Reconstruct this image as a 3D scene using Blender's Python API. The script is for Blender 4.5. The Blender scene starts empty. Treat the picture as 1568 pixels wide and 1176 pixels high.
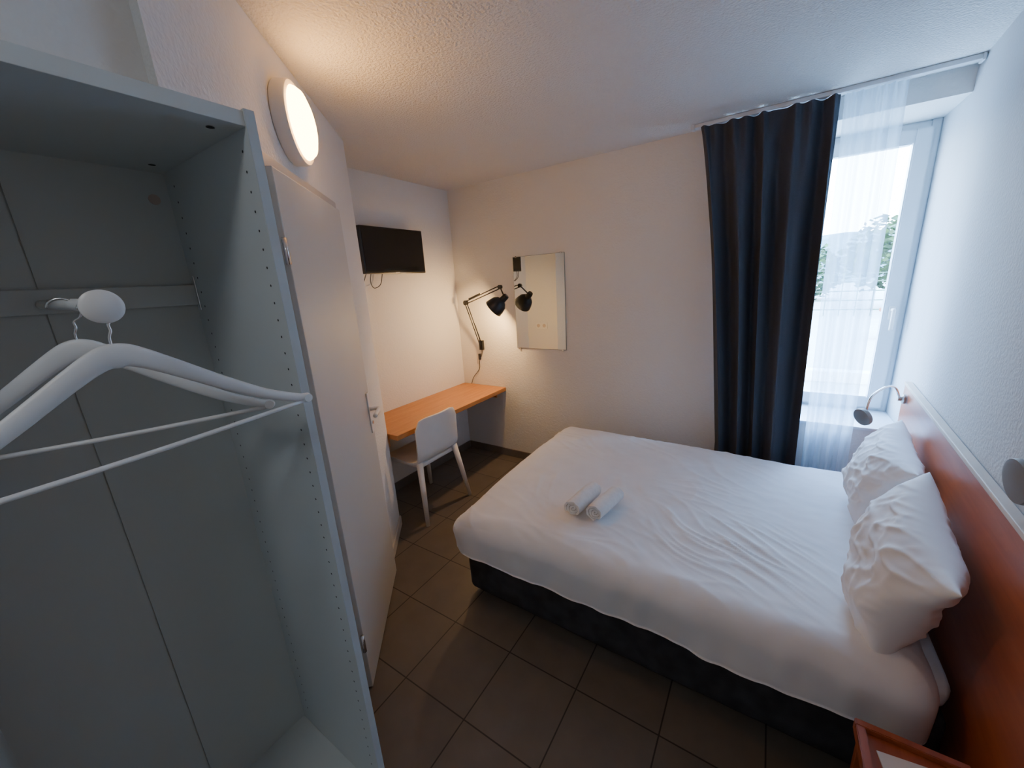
import bpy, bmesh, math, random
from mathutils import Vector, Matrix, noise
random.seed(3)
SC = bpy.context.scene
COL = SC.collection
H = 2.5; CAMH = 1.663
YB = 2.907; XL = -2.53; XR = 0.70

# ---------------------------------------------------------------- materials
def mat_base(name):
    m = bpy.data.materials.new(name); m.use_nodes = True
    nt = m.node_tree
    return m, nt, nt.nodes['Principled BSDF']
def N(nt, t, **kw):
    n = nt.nodes.new(t)
    for k, v in kw.items():
        if k in n.inputs: n.inputs[k].default_value = v
        else: setattr(n, k, v)
    return n
def simple(name, col, rough=0.5, metal=0.0, var=0.06, nscale=8, bump=0.0, bscale=200, coat=0):
    m, nt, b = mat_base(name)
    tc = N(nt, 'ShaderNodeTexCoord')
    ns = N(nt, 'ShaderNodeTexNoise', Scale=nscale, Detail=1.0)
    nt.links.new(tc.outputs['Object'], ns.inputs['Vector'])
    cr = N(nt, 'ShaderNodeValToRGB')
    cr.color_ramp.elements[0].position = .3; cr.color_ramp.elements[1].position = .7
    cr.color_ramp.elements[0].color = (*[c*(1-var) for c in col], 1)
    cr.color_ramp.elements[1].color = (*[min(1, c*(1+var)) for c in col], 1)
    nt.links.new(ns.outputs['Fac'], cr.inputs['Fac'])
    nt.links.new(cr.outputs['Color'], b.inputs['Base Color'])
    b.inputs['Roughness'].default_value = rough
    b.inputs['Metallic'].default_value = metal
    if bump:
        n2 = N(nt, 'ShaderNodeTexNoise', Scale=bscale, Detail=0.0)
        nt.links.new(tc.outputs['Object'], n2.inputs['Vector'])
        bp = N(nt, 'ShaderNodeBump', Strength=bump, Distance=0.004)
        nt.links.new(n2.outputs['Fac'], bp.inputs['Height'])
        nt.links.new(bp.outputs['Normal'], b.inputs['Normal'])
    return m
def plaster(name, col, strength, scale, dist=0.006):
    m, nt, b = mat_base(name)
    tc = N(nt, 'ShaderNodeTexCoord')
    n1 = N(nt, 'ShaderNodeTexNoise', Scale=scale, Detail=1.0, Roughness=.6)
    nt.links.new(tc.outputs['Object'], n1.inputs['Vector'])
    bp = N(nt, 'ShaderNodeBump', Strength=strength, Distance=dist)
    nt.links.new(n1.outputs['Fac'], bp.inputs['Height']); nt.links.new(bp.outputs['Normal'], b.inputs['Normal'])
    b.inputs['Base Color'].default_value = (*col, 1); b.inputs['Roughness'].default_value = .85
    b.inputs['Specular IOR Level'].default_value = .3
    return m
def wood(name, c1, c2, axis='y', rough=.35):
    m, nt, b = mat_base(name)
    tc = N(nt, 'ShaderNodeTexCoord'); mp = N(nt, 'ShaderNodeMapping')
    s = {'x': (1.2, 14, 14), 'y': (14, 1.2, 14), 'z': (14, 14, 1.2)}[axis]
    mp.inputs['Scale'].default_value = s
    nt.links.new(tc.outputs['Object'], mp.inputs['Vector'])
    n1 = N(nt, 'ShaderNodeTexNoise', Scale=2.5, Detail=4.0, Roughness=.65, Distortion=.6)
    nt.links.new(mp.outputs[0], n1.inputs['Vector'])
    cr = N(nt, 'ShaderNodeValToRGB')
    cr.color_ramp.elements[0].position = .3; cr.color_ramp.elements[0].color = (*c1, 1)
    cr.color_ramp.elements[1].position = .7; cr.color_ramp.elements[1].color = (*c2, 1)
    nt.links.new(n1.outputs['Fac'], cr.inputs['Fac']); nt.links.new(cr.outputs['Color'], b.inputs['Base Color'])
    b.inputs['Roughness'].default_value = rough
    return m
def tile_mat():
    m, nt, b = mat_base('floor_tiles_dark')
    tc = N(nt, 'ShaderNodeTexCoord'); sp = N(nt, 'ShaderNodeSeparateXYZ')
    nt.links.new(tc.outputs['Object'], sp.inputs[0])
    T = .333; G = .0028
    ds = []; cells = []
    for ax, off in (('X', -.863), ('Y', .80)):
        a = N(nt, 'ShaderNodeMath', operation='SUBTRACT'); nt.links.new(sp.outputs[ax], a.inputs[0]); a.inputs[1].default_value = off
        d = N(nt, 'ShaderNodeMath', operation='DIVIDE'); nt.links.new(a.outputs[0], d.inputs[0]); d.inputs[1].default_value = T
        fl = N(nt, 'ShaderNodeMath', operation='FLOOR'); nt.links.new(d.outputs[0], fl.inputs[0]); cells.append(fl)
        p = N(nt, 'ShaderNodeMath', operation='PINGPONG'); nt.links.new(a.outputs[0], p.inputs[0]); p.inputs[1].default_value = T/2
        ds.append(p)
    mn = N(nt, 'ShaderNodeMath', operation='MINIMUM'); nt.links.new(ds[0].outputs[0], mn.inputs[0]); nt.links.new(ds[1].outputs[0], mn.inputs[1])
    mr = N(nt, 'ShaderNodeMapRange'); mr.inputs['From Min'].default_value = G*.6; mr.inputs['From Max'].default_value = G*1.3
    nt.links.new(mn.outputs[0], mr.inputs['Value'])
    cb = N(nt, 'ShaderNodeCombineXYZ'); nt.links.new(cells[0].outputs[0], cb.inputs[0]); nt.links.new(cells[1].outputs[0], cb.inputs[1])
    wn = N(nt, 'ShaderNodeTexWhiteNoise'); nt.links.new(cb.outputs[0], wn.inputs['Vector'])
    n1 = N(nt, 'ShaderNodeTexNoise', Scale=9.0, Detail=3.0); nt.links.new(tc.outputs['Object'], n1.inputs['Vector'])
    ad = N(nt, 'ShaderNodeMath', operation='MULTIPLY_ADD'); nt.links.new(wn.outputs['Value'], ad.inputs[0]); ad.inputs[1].default_value = .35
    nt.links.new(n1.outputs['Fac'], ad.inputs[2])
    cr = N(nt, 'ShaderNodeValToRGB'); cr.color_ramp.elements[0].position = .3; cr.color_ramp.elements[1].position = 1.0
    cr.color_ramp.elements[0].color = (.120, .100, .080, 1); cr.color_ramp.elements[1].color = (.160, .134, .108, 1)
    nt.links.new(ad.outputs[0], cr.inputs['Fac'])
    mx = N(nt, 'ShaderNodeMix', data_type='RGBA'); mx.inputs[6].default_value = (.022, .018, .015, 1)
    nt.links.new(mr.outputs[0], mx.inputs[0]); nt.links.new(cr.outputs['Color'], mx.inputs[7])
    nt.links.new(mx.outputs[2], b.inputs['Base Color'])
    b.inputs['Roughness'].default_value = .42
    return m
def emit(name, col, st):
    m = bpy.data.materials.new(name); m.use_nodes = True; nt = m.node_tree; nt.nodes.clear()
    e = N(nt, 'ShaderNodeEmission'); e.inputs[0].default_value = (*col, 1); e.inputs[1].default_value = st
    o = N(nt, 'ShaderNodeOutputMaterial'); nt.links.new(e.outputs[0], o.inputs[0]); return m
def sheer_mat():
    m = bpy.data.materials.new('sheer_voile'); m.use_nodes = True; nt = m.node_tree; nt.nodes.clear()
    tr = N(nt, 'ShaderNodeBsdfTransparent'); tl = N(nt, 'ShaderNodeBsdfTranslucent'); df = N(nt, 'ShaderNodeBsdfDiffuse')
    for n in (tl, df): n.inputs[0].default_value = (.68, .82, .94, 1)
    m1 = N(nt, 'ShaderNodeMixShader'); m1.inputs[0].default_value = .5
    nt.links.new(tl.outputs[0], m1.inputs[1]); nt.links.new(df.outputs[0], m1.inputs[2])
    m2 = N(nt, 'ShaderNodeMixShader')
    lw = N(nt, 'ShaderNodeLayerWeight', Blend=.3)
    mr = N(nt, 'ShaderNodeMapRange'); mr.inputs['To Min'].default_value = .55; mr.inputs['To Max'].default_value = .95
    nt.links.new(lw.outputs['Facing'], mr.inputs['Value']); nt.links.new(mr.outputs[0], m2.inputs[0])
    nt.links.new(tr.outputs[0], m2.inputs[1]); nt.links.new(m1.outputs[0], m2.inputs[2])
    o = N(nt, 'ShaderNodeOutputMaterial'); nt.links.new(m2.outputs[0], o.inputs[0]); return m
def glass_mat():
    m = bpy.data.materials.new('window_glass'); m.use_nodes = True; nt = m.node_tree; nt.nodes.clear()
    tr = N(nt, 'ShaderNodeBsdfTransparent'); tr.inputs[0].default_value = (.95, .98, .98, 1)
    gl = N(nt, 'ShaderNodeBsdfGlossy'); gl.inputs['Roughness'].default_value = .02
    mx = N(nt, 'ShaderNodeMixShader'); mx.inputs[0].default_value = .04
    nt.links.new(tr.outputs[0], mx.inputs[1]); nt.links.new(gl.outputs[0], mx.inputs[2])
    o = N(nt, 'ShaderNodeOutputMaterial'); nt.links.new(mx.outputs[0], o.inputs[0]); return m

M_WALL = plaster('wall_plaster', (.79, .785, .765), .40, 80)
M_WALLR = plaster('wall_plaster_shaded', (.53, .55, .57), .32, 80)  # same plaster, with the right wall's shade put into its base colour
M_CEIL = plaster('ceiling_roughcast', (.70, .70, .69), .8, 90, .008)
M_FLOOR = tile_mat()
M_SKIRT = simple('skirting_tile_grey', (.16, .14, .125), .5)
M_SKIRTL = simple('skirting_light', (.62, .58, .52), .5)
M_WARD = simple('wardrobe_melamine_grey', (.64, .665, .65), .5, var=.02, nscale=3)
M_WARDB = simple('wardrobe_back_grey', (.60, .63, .615), .55, var=.02, nscale=3)
M_EDGE = simple('wardrobe_edge_band', (.56, .595, .61), .45, var=.02)
M_DARK = simple('dark_hole', (.02, .02, .02), .8)
M_DOOR = simple('door_paint', (.64, .625, .575), .45, var=.015, nscale=2)
M_FRAME = simple('door_frame_paint', (.52, .51, .49), .4, var=.02)
M_WHITEP = simple('white_plastic', (.82, .81, .79), .35, var=.02)
M_PVC = simple('white_pvc', (.66, .71, .75), .3, var=.015)
M_DESK = wood('desk_beech', (.46, .18, .05), (.58, .26, .085), 'y', .4)
M_HEADB = wood('headboard_cherry', (.33, .075, .026), (.43, .115, .042), 'y', .32)
M_HEADE = simple('headboard_edge_pale', (.60, .50, .42), .5)
M_LINEN = simple('bed_linen_white', (.86, .86, .87), .9, var=.02)
M_PILLOW = simple('pillow_linen_white', (.85, .85, .86), .9, var=.02)
M_TOWEL = simple('towel_terry_white', (.93, .92, .90), .95, var=.03, nscale=60, bump=.5, bscale=900)
M_BASE = simple('bed_base_fabric', (.042, .042, .047), .95, var=.3, nscale=14, bump=.5, bscale=400)
M_CURT = simple('curtain_navy_grey', (.056, .062, .078), .95, var=.1, nscale=300)
M_BLACK = simple('black_metal', (.012, .012, .013), .35, var=.1)
M_TVB = simple('tv_bezel', (.01, .01, .011), .3)
M_TVS = simple('tv_screen', (.006, .006, .007), .12, var=.02)
M_CHROME = simple('chrome', (.75, .75, .75), .18, 1.0, var=.02)
M_MIRR = simple('mirror_glass', (.80, .84, .81), .01, 1.0, var=.0)
M_MEDGE = simple('mirror_edge', (.22, .27, .24), .3)
M_GREY = simple('lamp_grey_metal', (.35, .34, .33), .4, .5)
M_GREYD = simple('lamp_head_taupe', (.22, .20, .18), .5, .2)
M_HANG = simple('hanger_white', (.80, .80, .79), .4, var=.02)
M_SHEER = sheer_mat(); M_GLASS = glass_mat()
M_LAMP = emit('lamp_diffuser_glow', (1.0, .50, .15), 36.0)
M_LAMP2 = emit('fill_lamp_glow', (.92, .96, 1.0), 24.0)  # emission of the added fill light
M_BULB = emit('bulb_glow', (1.0, .72, .38), 60.0)
M_GROUND = simple('terrace_concrete', (.50, .46, .40), .9, nscale=2)
M_LEAF = simple('leaves_green', (.028, .065, .014), .7, var=.6, nscale=3)
M_BARK = simple('bark', (.12, .08, .05), .9)
M_HILL = simple('hill_green', (.09, .15, .15), .95, var=.3, nscale=.3)
M_FENCE = simple('fence_green', (.03, .08, .05), .5)
M_CHW = simple('white_render_wall', (.75, .73, .69), .9)
M_REDB = simple('terracotta', (.30, .07, .03), .8)

# ---------------------------------------------------------------- mesh helpers
def link(name, me, mat, smooth=False):
    o = bpy.data.objects.new(name, me); COL.objects.link(o)
    if mat: me.materials.append(mat)
    if smooth:
        for p in me.polygons: p.use_smooth = True
    return o
def from_bm(name, bm, mat, smooth=False):
    bmesh.ops.recalc_face_normals(bm, faces=bm.faces)
    me = bpy.data.meshes.new(name); bm.to_mesh(me); bm.free()
    return link(name, me, mat, smooth)
def add_box(bm, lo, hi, M=None):
    c = [(lo[i]+hi[i])/2 for i in range(3)]; s = [abs(hi[i]-lo[i]) for i in range(3)]
    mt = Matrix.Translation(c) @ Matrix.Diagonal((*s, 1))
    if M is not None: mt = M @ mt
    bmesh.ops.create_cube(bm, size=1, matrix=mt)
def box(name, lo, hi, mat, bev=0.0, M=None, seg=2):
    bm = bmesh.new(); add_box(bm, lo, hi, M)
    if bev: bmesh.ops.bevel(bm, geom=bm.edges[:], offset=bev, segments=seg, affect='EDGES', profile=.6)
    return from_bm(name, bm, mat)
def boxes(name, lst, mat, bev=0.0, M=None):
    bm = bmesh.new()
    for lo, hi in lst:
        b2 = bmesh.new(); add_box(b2, lo, hi, M)
        if bev: bmesh.ops.bevel(b2, geom=b2.edges[:], offset=bev, segments=2, affect='EDGES')
        me = bpy.data.meshes.new('t'); b2.to_mesh(me); b2.free(); bm.from_mesh(me); bpy.data.meshes.remove(me)
    return from_bm(name, bm, mat)
def prism(name, pts, z0, z1, mat):
    bm = bmesh.new()
    a = [bm.verts.new((x, y, z0)) for x, y in pts]; b = [bm.verts.new((x, y, z1)) for x, y in pts]
    n = len(pts)
    bm.faces.new(a); bm.faces.new(b[::-1])
    for i in range(n): bm.faces.new((a[i], a[(i+1) % n], b[(i+1) % n], b[i]))
    return from_bm(name, bm, mat)
def frame_of(axis):
    z = Vector(axis).normalized(); h = Vector((0, 0, 1)) if abs(z.z) < .9 else Vector((1, 0, 0))
    x = h.cross(z).normalized(); y = z.cross(x)
    return Matrix((x, y, z)).transposed()
def lathe(name, prof, origin, axis, mat, seg=40, smooth=True):
    R = frame_of(axis); o = Vector(origin); bm = bmesh.new(); rings = []
    for r, h in prof:
        if r < 1e-5: rings.append([bm.verts.new(o + R @ Vector((0, 0, h)))])
        else: rings.append([bm.verts.new(o + R @ Vector((r*math.cos(2*math.pi*k/seg), r*math.sin(2*math.pi*k/seg), h))) for k in range(seg)])
    for a, b in zip(rings, rings[1:]):
        for k in range(seg):
            k2 = (k+1) % seg
            if len(a) == 1 and len(b) == 1: continue
            if len(a) == 1: bm.faces.new((a[0], b[k], b[k2]))
            elif len(b) == 1: bm.faces.new((a[k], b[0], a[k2]))
            else: bm.faces.new((a[k], b[k], b[k2], a[k2]))
    ob = from_bm(name, bm, mat, smooth)
    if smooth:
        md = ob.modifiers.new('es', 'EDGE_SPLIT'); md.split_angle = math.radians(40)
    return ob
def smooth_path(pts, n=8):
    P = [Vector(p) for p in pts]; out = []
    if len(P) < 3: return P
    Q = [P[0]*2-P[1]] + P + [P[-1]*2-P[-2]]
    for i in range(1, len(Q)-2):
        for k in range(n):
            t = k/n; a, b, c, d = Q[i-1], Q[i], Q[i+1], Q[i+2]
            out.append(.5*((2*b)+(c-a)*t+(2*a-5*b+4*c-d)*t*t+(3*b-a-3*c+d)*t**3))
    out.append(P[-1]); return out
def sweep(name, pts, rad, mat, seg=12, sm=True, up=None, n=8):
    P = smooth_path(pts, n) if sm else [Vector(p) for p in pts]
    bm = bmesh.new(); rings = []
    prevx = None
    for i, p in enumerate(P):
        t = (P[min(i+1, len(P)-1)]-P[max(i-1, 0)]).normalized()
        if up is not None:
            y = Vector(up) - t*Vector(up).dot(t); y.normalize(); x = y.cross(t)
        else:
            if prevx is None: prevx = frame_of(t).col[0].copy()
            x = prevx - t*prevx.dot(t); x.normalize(); y = t.cross(x); prevx = x
        r = rad(i/(len(P)-1)) if callable(rad) else (rad, rad)
        rings.append([bm.verts.new(p + x*r[0]*math.cos(2*math.pi*k/seg) + y*r[1]*math.sin(2*math.pi*k/seg)) for k in range(seg)])
    for a, b in zip(rings, rings[1:]):
        for k in range(seg): bm.faces.new((a[k], a[(k+1) % seg], b[(k+1) % seg], b[k]))
    bm.faces.new(rings[0]); bm.faces.new(rings[-1][::-1])
    return from_bm(name, bm, mat, True)
def rod(name, a, b, r, mat, seg=16): return sweep(name, [a, b], r, mat, seg, sm=False)
def group(name, parts):
    bpy.context.view_layer.update()
    lo = Vector((1e9,)*3); hi = -lo
    for p in parts:
        for c in p.bound_box:
            w = p.matrix_world @ Vector(c)
            lo = Vector(map(min, lo, w)); hi = Vector(map(max, hi, w))
    e = bpy.data.objects.new(name, None); COL.objects.link(e); e.empty_display_size = .1
    loc = Vector(((lo.x+hi.x)/2, (lo.y+hi.y)/2, lo.z)); e.location = loc
    for p in parts:
        p.parent = e; p.matrix_parent_inverse = Matrix.Translation(-loc)
    return e
def rounded_box(name, lo, hi, r, mat, div=(40, 30, 8), disp=None, openbottom=False):
    bm = bmesh.new(); idx = {}
    nx, ny, nz = div
    rl = list(r)
    def V(i, j, k):
        if (i, j, k) in idx: return idx[(i, j, k)]
        p = Vector((lo[0]+(hi[0]-lo[0])*i/nx, lo[1]+(hi[1]-lo[1])*j/ny, lo[2]+(hi[2]-lo[2])*k/nz))
        q = Vector([min(max(p[a], lo[a]+r[a]), hi[a]-r[a]) for a in range(3)])
        if openbottom: q.z = min(p.z, hi[2]-r[2])
        d = Vector([(p[a]-q[a])/r[a] for a in range(3)])
        nrm = Vector((0, 0, 0))
        if d.length > 1e-6:
            dn = d.normalized(); p = q + Vector([dn[a]*r[a] for a in range(3)]); nrm = dn
        if disp: p = disp(p, nrm)
        v = bm.verts.new(p); idx[(i, j, k)] = v; return v
    for i in range(nx):
        for j in range(ny):
            for k in (0, nz): bm.faces.new((V(i, j, k), V(i+1, j, k), V(i+1, j+1, k), V(i, j+1, k)))
    for i in range(nx):
        for k in range(nz):
            for j in (0, ny): bm.faces.new((V(i, j, k), V(i+1, j, k), V(i+1, j, k+1), V(i, j, k+1)))
    for j in range(ny):
        for k in range(nz):
            for i in (0, nx): bm.faces.new((V(i, j, k), V(i, j+1, k), V(i, j+1, k+1), V(i, j, k+1)))
    return from_bm(name, bm, mat, True)

# ---------------------------------------------------------------- wall helpers
W0 = Vector((-1.366, .724, 0)); WD = Vector((.660, -.7513, 0)).normalized(); WN = Vector((.7513, .660, 0)).normalized()
def w(s, n, z):
    p = W0 + WD*s + WN*n; return Vector((p.x, p.y, z))
MW = Matrix(((WD.x, WN.x, 0, W0.x), (WD.y, WN.y, 0, W0.y), (0, 0, 1, 0), (0, 0, 0, 1)))
SE = -1.14
YR = .382; XW = -1.108      # return wall / wall behind wardrobe
SN = (YR-W0.y)/WD.y
XC = (W0+WD*SN).x
RA = math.radians(-3.9)
PV = Vector((XR, YB, 0))
MR = Matrix.Translation(PV) @ Matrix.Rotation(RA, 4, 'Z') @ Matrix.Translation(-PV)
def rw(x, y, z): return MR @ Vector((x, y, z))

# ---------------------------------------------------------------- room shell
box('floor', (-2.75, -1.65, -.12), (.9, 3.45, 0), M_FLOOR)
box('ceiling', (-2.75, -1.65, H), (.9, 3.45, H+.15), M_CEIL)
OX0, OZ0, OZ1 = -.20, .70, 2.39; WTH = .46
boxes('wall_back', [((XL-.2, YB, 0), (OX0, YB+WTH, H)), ((OX0, YB, OZ1), (XR, YB+WTH, H)), ((OX0, YB, 0), (XR, YB+WTH, OZ0))], M_WALL)
a_ = rw(XR, -1.6, 0)
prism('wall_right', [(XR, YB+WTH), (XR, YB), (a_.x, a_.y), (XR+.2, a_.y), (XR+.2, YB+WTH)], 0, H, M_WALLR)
e = w(SE, 0, 0)
box('wall_left_alcove', (XL-.2, e.y-.1, 0), (XL, YB, H), M_WALL)
prism('wall_left_bathroom', [(e.x, e.y), (XC, YR), (XW-.15, YR), (XW-.15, YR+.05), (e.x-.11, e.y-.1), (XL, e.y-.1), (XL, e.y)], 0, H, M_WALL)
box('wall_left_closet', (XW-.15, -1.45, 0), (XW, YR, H), M_WALL)
box('wall_front', (XW, -1.6, 0), (XR-.1, -1.45, H), M_WALL)
box('baseboard_back', (XL+.012, YB-.012, 0), (XR-.02, YB-.001, .075), M_SKIRT, .002)
box('baseboard_left', (XL+.001, e.y+.012, 0), (XL+.012, YB-.012, .075), M_SKIRT, .002)
boxes('baseboard_bathroom', [((SE, .001, 0), (-.70, .012, .07)), ((.135, .001, 0), (.42, .012, .07))], M_SKIRTL, .002, MW)
box('baseboard_right', (XR-.012, -1.4, 0), (XR-.001, .6, .075), M_SKIRT, .002, MR)

# ---------------------------------------------------------------- door
DS0, DS1, DZ = -.64, .075, 2.045
parts = [
 boxes('door_frame', [((DS0-.045, .0, 0), (DS0+.012, .018, DZ+.045)), ((DS1-.012, .0, 0), (DS1+.045, .018, DZ+.045)), ((DS0-.045, .0, DZ-.01), (DS1+.045, .018, DZ+.045))], M_FRAME, .003, MW),
 box('door_leaf', (DS0, .021, .008), (DS1, .042, DZ), M_DOOR, .003, MW),
 box('handle_plate', (DS0+.025, .042, .93), (DS0+.065, .049, 1.15), M_WHITEP, .004, MW),
 sweep('handle_lever', [w(DS0+.045, .04, 1.06), w(DS0+.045, .075, 1.06), w(DS0+.05, .092, 1.06), w(DS0+.075, .098, 1.06), w(DS0+.17, .098, 1.058)], .011, M_WHITEP),
 lathe('key_cylinder', [(0, 0), (.009, 0), (.009, .006), (0, .006)], w(DS0+.045, .049, .985), WN, M_CHROME, 16)]
for z in (.25, 1.80):
    parts.append(rod('hinge', w(DS1+.008, .04, z-.04), w(DS1+.008, .04, z+.04), .008, M_CHROME))
group('door_1', parts)
group('light_switch', [box('switch_plate', (-.785, .001, 1.10), (-.705, .011, 1.18), M_WHITEP, .004, MW), box('rocker', (-.77, .011, 1.115), (-.72, .016, 1.165), M_WHITEP, .003, MW)])
group('wall_socket', [box('socket_plate', (-2.41, e.y+.001, 1.09), (-2.25, e.y+.011, 1.17), M_WHITEP, .004),
  lathe('socket_recess_1', [(0, 0), (.018, 0), (.018, .003), (.022, .003)], (-2.37, e.y+.0115, 1.13), (0, 1, 0), M_HEADE, 24),
  lathe('socket_recess_2', [(0, 0), (.018, 0), (.018, .003), (.022, .003)], (-2.29, e.y+.0115, 1.13), (0, 1, 0), M_HEADE, 24)])

# ---------------------------------------------------------------- round lamps
lc = w(-.244, 0, 2.266)
group('wall_lamp', [
 lathe('lamp_body', [(0, .001), (.130, .001), (.134, .006), (.134, .044), (.130, .050), (.116, .052), (.114, .048)], lc, WN, M_WHITEP, 64),
 lathe('lamp_diffuser', [(.115, .048), (.113, .060), (.102, .074), (.075, .084), (.04, .089), (0, .090)], lc, WN, M_LAMP, 48)])
cc = (-.30, -.62, H-.001)  # unseen fill light added behind the camera, built as a round ceiling fixture
group('fill_lamp', [
 lathe('lamp_body', [(0, 0), (.15, 0), (.15, .03), (.13, .036)], cc, (0, 0, -1), M_WHITEP, 48),
 lathe('lamp_diffuser', [(.13, .034), (.12, .055), (.08, .072), (0, .08)], cc, (0, 0, -1), M_LAMP2, 32)])

# ---------------------------------------------------------------- wardrobe (narrow, shallow 38 cm deep unit)
WX0, WX1 = -1.098, -.717; WY0, WY1 = -.095, .361; T = .016; WT = 1.952; ZB = .403
pw = [
 box('side_panel_right', (WX0, WY1, 0), (WX1-.002, WY1+T, WT), M_WARD, .0008),
 box('side_panel_left', (WX0, WY0-T, 0), (WX1-.002, WY0, WT), M_WARD, .0008),
 box('edge_band_right', (WX1-.002, WY1, 0), (WX1, WY1+T, WT), M_EDGE, .0005),
 box('edge_band_left', (WX1-.002, WY0-T, 0), (WX1, WY0, WT), M_EDGE, .0005),
 box('top_panel', (WX0, WY0, WT-.025), (WX1-.003, WY1, WT-.003), M_WARD, .001),
 box('bottom_panel', (WX0, WY0, ZB-.016), (WX1-.004, WY1, ZB), M_WARD, .001),
 box('drawer_front', (WX1-.020, WY0+.002, .07), (WX1-.003, WY1-.002, ZB-.02), M_WARD, .001),
 box('plinth', (WX1-.04, WY0, 0), (WX1-.022, WY1, .066), M_WARD, .001),
 boxes('back_panel', [((WX0, WY0, ZB), (WX0+.005, .1318, WT-.025)), ((WX0, .1342, ZB), (WX0+.005, WY1, WT-.025)), ((WX0, .131, ZB), (WX0+.002, .135, WT-.025))], M_WARDB),
 box('back_rail_strip', (WX0+.005, WY0, 1.657), (WX0+.017, WY1, 1.700), M_WARD, .002),
 box('rail_bracket', (WX0+.019, WY1-.003, 1.645), (WX0+.028, WY1, 1.718), M_CHROME, .001),
 sweep('pull_out_rod', [(WX0+.017, .131, 1.674), (-.836, .125, 1.670), (-.616, .116, 1.664)], lambda t: (.008, .008), M_WHITEP, 16),
 lathe('rod_knob', [(0, -.003), (.0145, -.003), (.0182, 0), (.0182, .006), (.015, .009), (0, .010)], (-.620, .117, 1.664), (1, -.05, 0), M_WHITEP, 40),
 lathe('screw_cap', [(0, 0), (.010, 0), (.010, .002), (0, .003)], (WX0+.0055, .334, 1.874), (1, 0, 0), simple('beige_cap', (.6, .47, .40), .5), 20)]
bm = bmesh.new()
for xx in (WX1-.028, WX0+.046):
    z = ZB+.06
    while z < WT-.05:
        bmesh.ops.create_circle(bm, cap_ends=True, segments=10, radius=.0023, matrix=Matrix.Translation((xx, WY1-.0006, z)) @ Matrix.Rotation(math.pi/2, 4, 'X'))
        z += .0305
for p in ((-.76, .327), (-1.034, .327)):
    bmesh.ops.create_circle(bm, cap_ends=True, segments=14, radius=.006, matrix=Matrix.Translation((p[0], p[1], WT-.0256)))
me = bpy.data.meshes.new('shelf_pin_holes'); bm.to_mesh(me); bm.free(); pw.append(link('shelf_pin_holes', me, M_DARK))
group('open_wardrobe', pw)

def hanger(cx, cy, rz, ang, half=.22, tilt=0.0):
    d = Vector((math.sin(ang), math.cos(ang), 0))
    c = Vector((cx, cy, 0)); nz = rz - .059
    def P(a, dz):
        q = c + d*a; return Vector((q.x, q.y, nz+dz+a*math.sin(tilt)))
    prof = [(-half, -.120), (-half*.92, -.116), (-half*.70, -.094), (-half*.45, -.059), (-half*.2, -.0205), (-half*.07, -.003), (0, 0), (half*.07, -.003), (half*.2, -.0205), (half*.45, -.059), (half*.70, -.094), (half*.92, -.116), (half, -.120)]
    parts = [sweep('shoulder_arms', [P(a, z) for a, z in prof], lambda t: (.0052, .0062+.0092*(1-abs(2*t-1))**1.3), M_HANG, 16, up=(0, 0, 1)),
             sweep('trouser_bar', [P(-half*.97, -.126), P(0, -.129), P(half*.97, -.126)], .0034, M_HANG, 12)]
    parts += [lathe('end_cap', [(0, -.006), (.007, -.006), (.0085, 0), (.007, .006), (0, .006)], P(s*half, -.122), (math.cos(ang), -math.sin(ang), 0), M_HANG, 20) for s in (-1, 1)]
    hk = []
    R = .016; cz = .059+.0085-R+.0015; off = -.003
    hk.append(P(0, .008)); hk.append(P(0, .022)); hk.append(P(.003, .030))
    for k in range(9):
        a = -math.pi*.38 + k*(math.pi*1.28)/8
        hk.append(P(R*math.cos(a)+off, cz+R*math.sin(a)))
    parts.append(sweep('hook', hk, .0016, M_CHROME, 10, n=5))
    return group('clothes_hanger', parts)
hanger(-.655, .1216, 1.6645, math.radians(-2), .22, .03)
hanger(-.783, .114, 1.6675, math.radians(24), .20)

# ---------------------------------------------------------------- desk
group('wall_desk', [box('desk_top', (XL+.002, e.y+.004, .672), (-2.02, YB-.004, .708), M_DESK, .003),
  box('support_cleat_back', (XL+.014, YB-.03, .60), (-2.12, YB-.014, .671), M_DESK, .001),
  box('support_cleat_side', (XL+.014, e.y+.014, .60), (-2.14, e.y+.03, .671), M_DESK, .001)])

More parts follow.
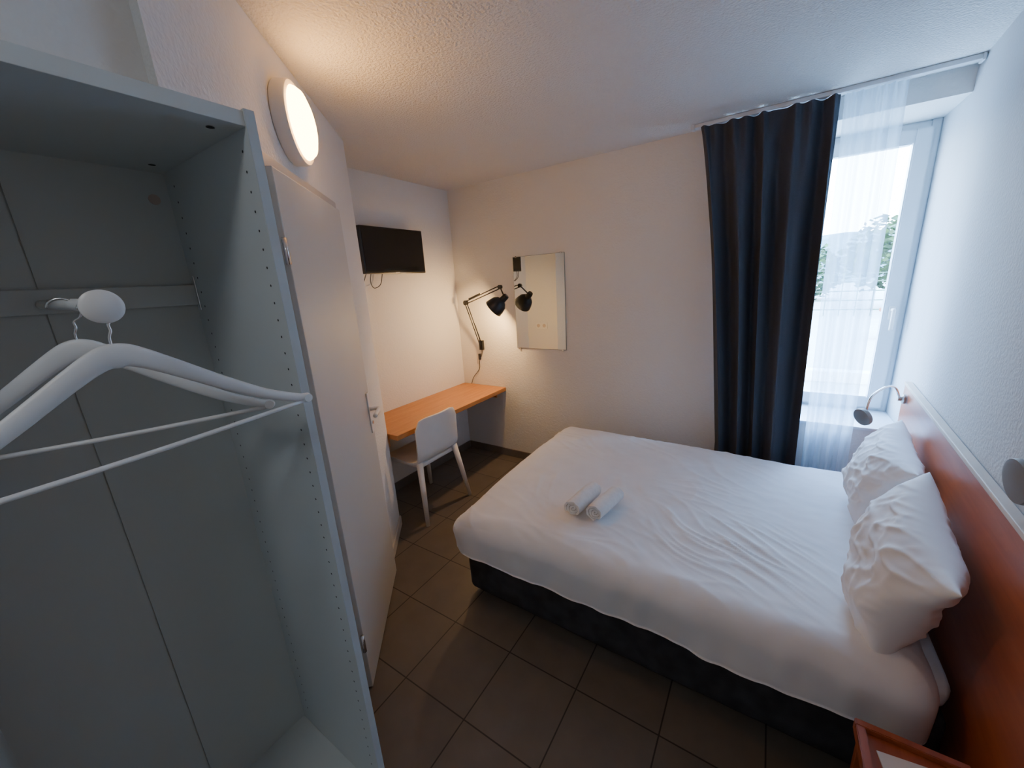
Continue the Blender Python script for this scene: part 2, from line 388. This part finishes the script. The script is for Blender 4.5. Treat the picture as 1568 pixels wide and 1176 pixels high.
# ---------------------------------------------------------------- chair
def chair():
    cy = 1.90; bm = bmesh.new()
    prof = smooth_path([(-2.365, 0, .425), (-2.35, 0, .447), (-2.25, 0, .452), (-2.12, 0, .440), (-2.02, 0, .448), (-1.972, 0, .49), (-1.958, 0, .57), (-1.945, 0, .68), (-1.925, 0, .79)], 6)
    n = len(prof); mlt = 18; rows = []
    for i, p in enumerate(prof):
        t = i/(n-1)
        hw = .215 - .01*t
        if t < .08: hw -= .03*(1-t/.08)**2
        if t > .90: hw -= .035*((t-.90)/.10)**2
        row = []
        for j in range(mlt+1):
            v = 2*j/mlt-1
            q = Vector(p)
            back = max(0, (t-.55)/.45)
            q.x += -.035*back*(v*v) + 0
            q.z += (1-back)*.012*(abs(v)**3) * (1 if t < .55 else .5) - (.018*abs(v)**5 if t > .93 else 0)
            q.y = cy + v*hw
            row.append(bm.verts.new(q))
        rows.append(row)
    for a, b in zip(rows, rows[1:]):
        for j in range(mlt): bm.faces.new((a[j], a[j+1], b[j+1], b[j]))
    sh = from_bm('seat_shell', bm, M_WHITEP, True)
    md = sh.modifiers.new('s', 'SOLIDIFY'); md.thickness = .014; md.offset = -1
    md = sh.modifiers.new('b', 'BEVEL'); md.width = .004; md.segments = 2
    parts = [sh]
    for k, (tx, ty, bx, by) in enumerate(((-1.985, -.185, -1.915, -.24), (-1.985, .185, -1.915, .24), (-2.31, -.18, -2.35, -.23), (-2.31, .18, -2.35, .23))):
        parts.append(sweep('leg_%d' % (k+1), [(tx, cy+ty, .455), (bx, cy+by, 0)], lambda t: (.026-.010*t, .021-.008*t), M_WHITEP, 16, sm=False))
    parts.append(box('seat_apron', (-2.31, cy-.18, .405), (-1.99, cy+.18, .437), M_WHITEP, .01))
    return group('desk_chair', parts)
chair()

# ---------------------------------------------------------------- tv
tx = -2.43
group('wall_tv', [
 box('tv_body', (tx-.035, 1.835, 1.785), (tx, 2.43, 2.115), M_TVB, .006),
 box('tv_screen', (tx, 1.847, 1.803), (tx+.002, 2.418, 2.103), M_TVS, .0006),
 box('tv_logo', (tx+.0005, 2.11, 1.790), (tx+.002, 2.15, 1.796), M_GREY),
 box('bracket_plate', (XL+.001, 2.08, 1.87), (XL+.012, 2.18, 2.03), M_BLACK, .002),
 box('bracket_arm', (XL+.010, 2.11, 1.92), (tx-.034, 2.15, 1.98), M_BLACK, .002),
 sweep('tv_cable', [(tx-.025, 1.90, 1.79), (tx-.03, 1.89, 1.73), (tx-.05, 1.93, 1.685), (tx-.06, 2.0, 1.71), (tx-.06, 2.03, 1.79)], .003, M_BLACK),
 sweep('power_cable', [(tx-.025, 1.86, 1.79), (tx-.05, 1.84, 1.72), (XL+.01, 1.85, 1.68)], .003, M_BLACK)])

# ---------------------------------------------------------------- mirror
mp = [box('mirror_pane', (-1.860, YB-.0085, 1.095), (-1.380, YB-.0035, 1.871), M_MIRR, .0008),
      box('mirror_backing', (-1.862, YB-.0075, 1.093), (-1.378, YB-.001, 1.873), M_MEDGE)]
for x in (-1.83, -1.41):
    mp.append(box('clip_bottom', (x-.008, YB-.011, 1.080), (x+.008, YB-.001, 1.100), M_CHROME, .001))
    mp.append(box('clip_top', (x-.006, YB-.011, 1.866), (x+.006, YB-.001, 1.880), M_CHROME, .001))
group('wall_mirror', mp)

# ---------------------------------------------------------------- architect desk lamp
A = Vector((-2.262, 2.872, 1.13)); B = Vector((-2.335, 2.80, 1.51)); C = Vector((-1.90, 2.74, 1.635)); Hc = Vector((-1.885, 2.68, 1.50))
ax = Vector((-.70, -.22, -.62)).normalized()
def par(a, b, off, r=.0045):
    o = Vector(off); return rod('arm_bar', a+o, b+o, r, M_BLACK, 10)
lp = [box('wall_bracket', (A.x-.02, YB-.03, A.z-.07), (A.x+.02, YB-.001, A.z+.02), M_BLACK, .003),
      lathe('pivot', [(0, -.02), (.012, -.02), (.012, .02), (0, .02)], A, (0, 0, 1), M_BLACK, 16),
      rod('pivot_stub', A-Vector((0, 0, .06)), A+Vector((0, 0, .03)), .008, M_BLACK),
      par(A, B, (.012, 0, 0)), par(A, B, (-.012, 0, 0)), par(B, C, (0, 0, .012)), par(B, C, (0, 0, -.012)),
      lathe('elbow_joint', [(0, -.014), (.022, -.014), (.022, .014), (0, .014)], B, (.1, 1, 0), M_BLACK, 20),
      lathe('head_joint', [(0, -.012), (.018, -.012), (.018, .012), (0, .012)], C, (.1, 1, 0), M_BLACK, 20),
      sweep('spring_1', [A+(B-A)*.1+Vector((.02, -.008, 0)), A+(B-A)*.45+Vector((.02, -.008, 0))], .006, M_BLACK, sm=False),
      sweep('spring_2', [B+(C-B)*.12+Vector((0, -.008, .02)), B+(C-B)*.45+Vector((0, -.008, .02))], .006, M_BLACK, sm=False),
      rod('head_link', C, Hc-ax*.075, .006, M_BLACK)]
sh = lathe('lamp_shade', [(0, -.10), (.022, -.10), (.026, -.09), (.028, -.045), (.045, -.035), (.066, -.01), (.078, .03), (.083, .06), (.0825, .062), (.076, .032), (.063, -.008), (.043, -.031), (0, -.035)], Hc, ax, M_BLACK, 48)
lp.append(sh)
lp.append(lathe('bulb', [(0, .03), (.018, .024), (.026, .005), (.02, -.015), (.012, -.03), (0, -.03)], Hc, ax, M_BULB, 16))
lp.append(sweep('lamp_cable', [A+Vector((0, .02, -.07)), (A.x-.005, YB-.012, 1.02), (A.x-.04, YB-.012, .95), (A.x-.05, YB-.014, .87), (A.x-.13, YB-.014, .78), (A.x-.16, YB-.02, .712)], .003, M_BLACK))
lp.append(box('inline_switch', (A.x-.045, YB-.022, .96), (A.x-.025, YB-.004, 1.02), M_BLACK, .004))
group('desk_lamp', lp)
li = bpy.data.lights.new('desk_lamp_light', 'POINT'); li.energy = 25; li.color = (1, .60, .25); li.shadow_soft_size = .03
lo = bpy.data.objects.new('desk_lamp_light', li); COL.objects.link(lo); lo.location = Hc+ax*.045

# ---------------------------------------------------------------- bed
BX0, BX1, BY0, BY1 = -1.300, .552, 1.30, 2.66
def duvet_disp(p, nrm):
    q = Vector(p)
    side = 1-abs(nrm.z) if nrm.length > 0 else 0
    f = noise.noise(Vector((q.x*2.2, q.y*2.2, q.z*2)))*.016
    u = q.x*.55+q.y*.85; v = -q.x*.85+q.y*.55
    wob = .12*noise.noise(Vector((q.x*3, q.y*3, 2)))
    r1 = 1-abs(noise.noise(Vector(((u+wob)*10, v*1.5, 3.1))))*3.2
    r2 = 1-abs(noise.noise(Vector((q.x*2.2, (q.y+wob)*9.5, 7.7))))*3.2
    r3 = 1-abs(noise.noise(Vector(((q.x+wob)*8.5, q.y*2.0, 11.7))))*3.4
    msk = max(0, noise.noise(Vector((q.x*1.3+4, q.y*1.3, 1)))+.30)
    msk2 = max(0, noise.noise(Vector((q.x*1.9+9, q.y*1.9, 5)))+.10)
    # pulled creases in the middle of the bed
    loc = math.exp(-(((q.x+.05)/.28)**2+((q.y-1.66)/.20)**2))
    cu = q.y+q.x*.62+wob*.9
    cv = -q.y*.62+q.x
    cre = max(0, 1-abs(noise.noise(Vector((cu*17, cv*2.0, 21))))*4.0)**2*loc
    fine = noise.noise(Vector((q.x*19, q.y*19, 4)))*.0014
    wr = max(0, r1)**2*.012*msk + max(0, r2)**2*.006*(.1+msk) + max(0, r3)**2*.009*msk2 + cre*.011 + fine
    q.z += (f+wr)*(1-side*.6)
    if side > .3:
        dn = max(0, min(1, (.50-q.z)/.15))
        fold = noise.noise(Vector((q.x*6, q.y*6, q.z*1.2)))*.026*dn + noise.noise(Vector((q.x*15, q.y*15, q.z*5)))*.010
        q += Vector((nrm.x, nrm.y, 0))*(fold+.002*dn)*side
    if q.z < .42 and nrm.z < .3:
        q.z += noise.noise(Vector((q.x*3, q.y*3, 0)))*.024*min(1, (.42-q.z)/.06)
    dd = ((q.x+1.32)/.30)**2 + ((q.y-1.25)/.45)**2
    up = max(0, min(1, (q.z-.36)/.15))
    q.z -= .045*math.exp(-dd)*up
    q.z += .010*math.exp(-((q.x+.8)/.5)**2)*up
    return q
bed = [
 rounded_box('box_spring', (BX0+.04, BY0+.03, .035), (BX1, BY1-.04, .36), (.03, .03, .02), M_BASE, (60, 40, 12),
   lambda p, n: p + Vector((n.x, n.y, 0))*noise.noise(p*9)*.006),
 rounded_box('mattress', (BX0+.08, BY0+.04, .361), (BX1, BY1-.03, .480), (.06, .06, .05), M_LINEN, (40, 30, 8)),
 rounded_box('duvet', (BX0-.01, BY0-.055, .325), (.510, BY1+.02, .540), (.10, .10, .10), M_LINEN, (240, 180, 16), duvet_disp, True)]
for k, (x, y) in enumerate(((BX0+.12, BY0+.1), (BX0+.12, BY1-.12), (BX1-.1, BY0+.1), (BX1-.1, BY1-.12))):
    bed.append(lathe('bed_leg_%d' % (k+1), [(0, 0), (.025, 0), (.03, .04), (0, .04)], (x, y, 0), (0, 0, 1), M_BLACK, 20))
group('double_bed', bed)

def pillow(name, c, wd, ht, th, tilt, roll, seed):
    n = 56; bm = bmesh.new(); g = {}
    up = Vector((math.sin(tilt), 0, math.cos(tilt))); nn = Vector((-math.cos(tilt), 0, math.sin(tilt))); sd = Vector((0, 1, 0))
    R = Matrix.Rotation(RA, 3, 'Z'); up = R @ up; nn = R @ nn; sd = R @ sd
    u2 = up*math.cos(roll)+sd*math.sin(roll); s2 = sd*math.cos(roll)-up*math.sin(roll)
    for s in (1, -1):
        for i in range(n+1):
            for j in range(n+1):
                a = 2*i/n-1; b = 2*j/n-1
                edge = (i in (0, n)) or (j in (0, n))
                if edge and s == -1: g[(s, i, j)] = g[(1, i, j)]; continue
                t = ((1-abs(a)**2.4)*(1-abs(b)**2.4))
                t = max(t, 0)**.55
                pin = 1-.12*(1-abs(a)**2)*(abs(b)**4)
                pin2 = 1-.12*(1-abs(b)**2)*(abs(a)**4)
                A_ = a*wd/2*pin2; B_ = b*ht/2*pin
                f = noise.noise(Vector((a*1.6+seed, b*1.6, s)))*.024
                wob = noise.noise(Vector((a*2, b*2, seed+3)))*.5
                rr = 1-abs(noise.noise(Vector((a*2.4+seed+wob, b*3.4+a*1.5, s*2.3))))*3.2
                r4 = 1-abs(noise.noise(Vector((a*5+seed+wob, b*2+3, s*1.3))))*3.2
                wv = max(0, rr)**2*.010 + max(0, r4)**2*.005 + noise.noise(Vector((a*7, b*7+seed, s)))*.003
                z = s*th/2*t + (f+wv)*s*min(1, t*1.6)
                crease = noise.noise(Vector((a*3, b*3, seed+9)))*.010
                p = Vector(c)+s2*A_+u2*B_+nn*(z+crease*(1-t)) - nn*.03*(b*b)*.6
                g[(s, i, j)] = bm.verts.new(p)
    for s in (1, -1):
        for i in range(n):
            for j in range(n): bm.faces.new((g[(s, i, j)], g[(s, i+1, j)], g[(s, i+1, j+1)], g[(s, i, j+1)]))
    o = from_bm(name, bm, M_PILLOW, True)
    md = o.modifiers.new('sub', 'SUBSURF'); md.levels = 1; md.render_levels = 1
    return o
pillow('bed_pillow', (.485, 2.20, .728), .56, .38, .18, math.radians(18), math.radians(-5), 2.0)
pillow('bed_pillow', (.428, 1.575, .705), .61, .40, .19, math.radians(18), math.radians(-8), 7.0)

# headboard
group('headboard', [box('headboard_panel', (.672, .55, .12), (XR-.003, 2.88, .998), M_HEADB, .002, MR),
  box('headboard_top_edge', (.668, .55, .998), (XR-.003, 2.88, 1.014), M_HEADE, .003, MR)])

# nightstand + leaflet
nx = .535
group('nightstand', [box('top_panel', (.30, .72, .425), (nx-.02, 1.135, .445), M_HEADB, .002),
  boxes('rim', [((.30, 1.115, .445), (nx-.02, 1.135, .462)), ((.30, .72, .445), (nx-.04, .74, .462)), ((.30, .74, .445), (.32, 1.115, .462))], M_HEADB, .002),
  box('side_far', (.31, 1.105, .0), (nx-.02, 1.125, .425), M_HEADB, .001), box('side_near', (.31, .73, .0), (nx-.04, .75, .425), M_HEADB, .001),
  box('bottom_shelf', (.31, .75, .12), (nx-.04, 1.105, .14), M_HEADB, .001)])
bmx = Matrix.Translation((.415, .985, 0)) @ Matrix.Rotation(.15, 4, 'Z')
box('leaflet', (-.065, -.12, .446), (.065, .10, .450), M_WHITEP, .001, bmx)

# towels
def towel(x, y0, x1, y1, zc, ph):
    bm = bmesh.new(); R = .048; turns = 3.2; n = 110; th = .012
    outer = []; inner = []
    for i in range(n+1):
        t = i/n; a = ph + t*turns*2*math.pi; r = .004 + (R-.004)*t
        outer.append((r*math.cos(a), r*math.sin(a)*.93)); rr = max(.001, r-th*.9); inner.append((rr*math.cos(a), rr*math.sin(a)*.93))
    ring = outer+inner[::-1]
    d = Vector((x1-x, y1-y0, 0)); L = d.length; d.normalize(); s = Vector((d.y, -d.x, 0)); K = 26; prev = None
    for k in range(K+1):
        t = k/K; cur = []
        for idx, (a, b) in enumerate(ring):
            sc = 1+.03*noise.noise(Vector((a*30, b*30, t*5)))-.05*(abs(2*t-1)**6)
            rr = math.hypot(a, b)
            ls = (.012*noise.noise(Vector((a*40, b*40, 3))) + .012*(rr/R-.5)*(1 if k else -1)) * (1 if k in (0, K) else 0)
            cur.append(bm.verts.new(Vector((x, y0, zc))+d*(L*t+ls)+s*a*sc+Vector((0, 0, b*sc))))
        if prev:
            m = len(ring)
            for i in range(m): bm.faces.new((prev[i], prev[(i+1) % m], cur[(i+1) % m], cur[i]))
        if k in (0, K):
            m = n+1
            for i in range(n):
                try: bm.faces.new((cur[i], cur[i+1], cur[2*m-2-i], cur[2*m-1-i]))
                except ValueError: pass
        prev = cur
    o = from_bm('rolled_towel', bm, M_TOWEL, True)
    md = o.modifiers.new('es', 'EDGE_SPLIT'); md.split_angle = math.radians(45)
    return o
towel(-.692, 1.485, -.668, 1.70, .608, 2.5)
towel(-.588, 1.500, -.552, 1.71, .608, 3.4)

# ---------------------------------------------------------------- reading lamps
def reading_lamp(base, pts, head, hax, k=1.0):
    group('reading_lamp', [
      lathe('mount', [(0, 0), (.026, 0), (.026, .010), (.012, .016), (.012, .03), (0, .03)], base, (-1, 0, 0), M_GREY, 28),
      sweep('gooseneck', [Vector(base)+Vector((-.02, 0, 0))]+pts+[Vector(head)-Vector(hax).normalized()*.012], .0055, M_CHROME, 12),
      lathe('lamp_head', [(0, -.016), (.02*k, -.016), (.044*k, -.010), (.047*k, 0), (.045*k, .010), (.036*k, .012), (0, .012)], head, hax, M_GREYD, 36)])
reading_lamp(tuple(rw(.667, 2.775, .94)), [Vector((.61, 2.77, 1.0)), Vector((.56, 2.70, 1.018)), Vector((.50, 2.63, .985)), Vector((.482, 2.605, .93))], (.470, 2.59, .875), (-.75, -.55, -.25))
b2 = rw(.667, .95, .94)
reading_lamp(tuple(b2), [b2+Vector((-.02, 0, .10)), b2+Vector((-.01, .10, .19)), b2+Vector((.025, .28, .20))], (.572, 1.415, 1.105), (-.95, -.05, -.1), 1.25)

# ---------------------------------------------------------------- window
FY0, FY1 = 3.28, 3.35
fr = boxes('outer_frame', [((OX0, FY0, OZ0), (OX0+.05, FY1, OZ1)), ((XR-.045, FY0, OZ0), (XR, FY1, OZ1)), ((OX0+.05, FY0, OZ1-.05), (XR-.045, FY1, OZ1)), ((OX0+.05, FY0, OZ0), (XR-.045, FY1, OZ0+.05))], M_PVC, .004)
SX1, SZ0, SZ1 = XR-.03, OZ0+.035, OZ1-.035; sw = .075
def sash(x0, x1):
    return [((x0, FY0-.02, SZ0), (x0+sw, FY0+.04, SZ1)), ((x1-sw, FY0-.02, SZ0), (x1, FY0+.04, SZ1)), ((x0+sw, FY0-.02, SZ1-sw), (x1-sw, FY0+.04, SZ1)), ((x0+sw, FY0-.02, SZ0), (x1-sw, FY0+.04, SZ0+sw))]
wp = [fr, boxes('sash_frame', sash(OX0+.03, SX1), M_PVC, .006),
      box('glass', (OX0+.10, FY0+.01, SZ0+.07), (SX1-.07, FY0+.014, SZ1-.07), M_GLASS),
      box('handle_base', (.620, FY0-.030, 1.31), (.650, FY0-.02, 1.39), M_WHITEP, .003),
      sweep('handle_lever', [(.635, FY0-.03, 1.37), (.635, FY0-.060, 1.37), (.635, FY0-.067, 1.355), (.635, FY0-.067, 1.25)], .010, M_WHITEP)]
group('window_1', wp)
box('trim_1', (OX0+.002, YB-.02, OZ0), (XR-.001, FY0-.001, OZ0+.018), M_PVC, .003)

# curtain track
group('curtain_track', [box('track', (-.46, 2.775, H-.022), (XR-.024, 2.815, H-.001), M_PVC, .003),
   box('track_end', (XR-.024, 2.77, H-.028), (XR-.014, 2.82, H-.001), M_PVC, .002), box('track_end_left', (-.475, 2.77, H-.028), (-.46, 2.82, H-.001), M_PVC, .002)])

def drape(name, xl0, xl1, xr0, xr1, z0, z1, y0, amp, folds, mat, nx, nz, seed, hd=.5):
    bm = bmesh.new(); rows = []
    for k in range(nz+1):
        t = k/nz; z = z1+(z0-z1)*t; row = []
        for i in range(nx+1):
            u = i/nx
            xl = xl0+(xl1-xl0)*min(1, t*1.25)**.8; xr = xr0+(xr1-xr0)*t
            uw = u + .018*noise.noise(Vector((u*5, t*1.2, seed)))
            x = xl+(xr-xl)*uw
            ph = u*folds*2*math.pi + 1.6*noise.noise(Vector((u*4, t*.8, seed+5)))
            am = amp*(.35+.65*min(1, t*3.5))*(1+.6*noise.noise(Vector((u*6, t*1.5, seed+2))))
            wv = math.sin(ph)+.3*math.sin(2*ph+.8)
            head = math.exp(-t*14)*hd*amp*math.sin(u*folds*4*math.pi)
            row.append(bm.verts.new((x + .3*am*math.cos(ph), y0-wv*am-head, z)))
        rows.append(row)
    for a, b in zip(rows, rows[1:]):
        for i in range(nx): bm.faces.new((a[i], a[i+1], b[i+1], b[i]))
    return from_bm(name, bm, mat, True)
drape('blackout_curtain', -.43, -.235, .212, .240, .025, H-.024, 2.78, .046, 4.4, M_CURT, 240, 60, 1.0, .3)
drape('sheer_curtain', .222, .255, .455, .475, .025, H-.024, 2.80, .016, 4, M_SHEER, 200, 30, 4.0, .3)

# ---------------------------------------------------------------- outside
bm = bmesh.new(); add_box(bm, (-40, YB+WTH+.01, -.3), (60, 45, -.05)); hv = []
from_bm('ground_terrace', bm, M_GROUND)
bm = bmesh.new()
for i in range(61):
    x = -60+i*2.6; top = 7+3.5*noise.noise(Vector((x*.03, 0, 2)))+1.0*noise.noise(Vector((x*.15, 5, 2)))
    hv.append([bm.verts.new((x, 40, -.3)), bm.verts.new((x, 75, -.3)), bm.verts.new((x, 80, top*.6)), bm.verts.new((x, 90, top))])
for a, b in zip(hv, hv[1:]):
    for k in range(3): bm.faces.new((a[k], b[k], b[k+1], a[k+1]))
from_bm('ground_hill', bm, M_HILL, True)
bm = bmesh.new()
for k in range(60):
    x = -8+k*.4
    add_box(bm, (x-.015, 16.99, -.05), (x+.015, 17.01, 1.3))
for z in (.15, .45, .75, 1.05, 1.3): add_box(bm, (-8, 16.985, z-.015), (16, 17.015, z+.015))
from_bm('garden_fence', bm, M_FENCE)
box('low_wall', (-6, 7.2, -.05), (1.9, 7.4, .12), M_CHW, .01)
group('planter_box', [box('planter_body', (2.15, 11.6, -.05), (2.55, 12.0, .55), M_REDB, .03), box('planter_rim', (2.12, 11.57, .55), (2.58, 12.03, .63), M_REDB, .02)])
def tree(x, y, h, r, seed):
    random.seed(seed); bm = bmesh.new()
    for k in range(1300):
        while True:
            v = Vector((random.uniform(-1, 1), random.uniform(-1, 1), random.uniform(-1, 1)))
            if .45 < v.length < 1: break
        v *= 1+.35*noise.noise(v*2+Vector((seed, 0, 0)))
        p = Vector((x+v.x*r, y+v.y*r, h-r*.8+v.z*r*.85)); s = random.uniform(.09, .2)
        R = Matrix.Rotation(random.uniform(0, 6), 3, 'Z') @ Matrix.Rotation(random.uniform(0, 3), 3, 'X')
        q = [bm.verts.new(p+R @ Vector(c)) for c in ((-s, 0, 0), (0, s*.6, 0), (s, 0, 0), (0, -s*.6, 0))]
        bm.faces.new(q)
    cr = from_bm('crown', bm, M_LEAF)
    tr = sweep('trunk', [(x, y, -.05), (x+.05, y, h*.4), (x, y, h-r*.6)], lambda t: (.16-.09*t,)*2, M_BARK)
    group('garden_tree', [tr, cr])
tree(3.7, 19.5, 3.1, 1.5, 5); tree(5.6, 21, 3.0, 1.5, 6); tree(1.6, 25, 2.4, 1.5, 8)

# ---------------------------------------------------------------- light
wd = bpy.data.worlds.new('sky'); SC.world = wd; wd.use_nodes = True; nt = wd.node_tree
bg = nt.nodes['Background']
tc = N(nt, 'ShaderNodeTexCoord'); sp = N(nt, 'ShaderNodeSeparateXYZ'); nt.links.new(tc.outputs['Generated'], sp.inputs[0])
cr = N(nt, 'ShaderNodeValToRGB'); cr.color_ramp.elements[0].position = 0; cr.color_ramp.elements[0].color = (.72, .86, 1, 1)
cr.color_ramp.elements[1].position = .6; cr.color_ramp.elements[1].color = (.28, .53, 1, 1)
nt.links.new(sp.outputs['Z'], cr.inputs['Fac']); nt.links.new(cr.outputs['Color'], bg.inputs['Color'])
bg.inputs['Strength'].default_value = 46.0
pl = bpy.data.lights.new('window_portal', 'AREA'); pl.shape = 'RECTANGLE'; pl.size = XR-OX0-.1; pl.size_y = OZ1-OZ0-.1; pl.cycles.is_portal = True
po = bpy.data.objects.new('window_portal', pl); COL.objects.link(po); po.location = ((XR+OX0)/2, FY1+.02, (OZ0+OZ1)/2); po.rotation_euler = (-math.pi/2, 0, 0)

# ---------------------------------------------------------------- camera
cam = bpy.data.cameras.new('camera'); co = bpy.data.objects.new('camera', cam); COL.objects.link(co)
dy = Vector((399, -179, 590)).normalized(); dn = Vector((136, 2242, 590)); dn = (dn-dy*dn.dot(dy)).normalized(); dz = -dn; dx = dy.cross(dz)
r = Vector((dx.x, dy.x, dz.x)); u = -Vector((dx.y, dy.y, dz.y)); b = -Vector((dx.z, dy.z, dz.z))
M = Matrix((r, u, b)).transposed().to_4x4(); M.translation = Vector((0, 0, CAMH)); co.matrix_world = M
cam.sensor_width = 36; cam.lens = 36*590/1568; cam.clip_start = .01; cam.clip_end = 500
SC.camera = co
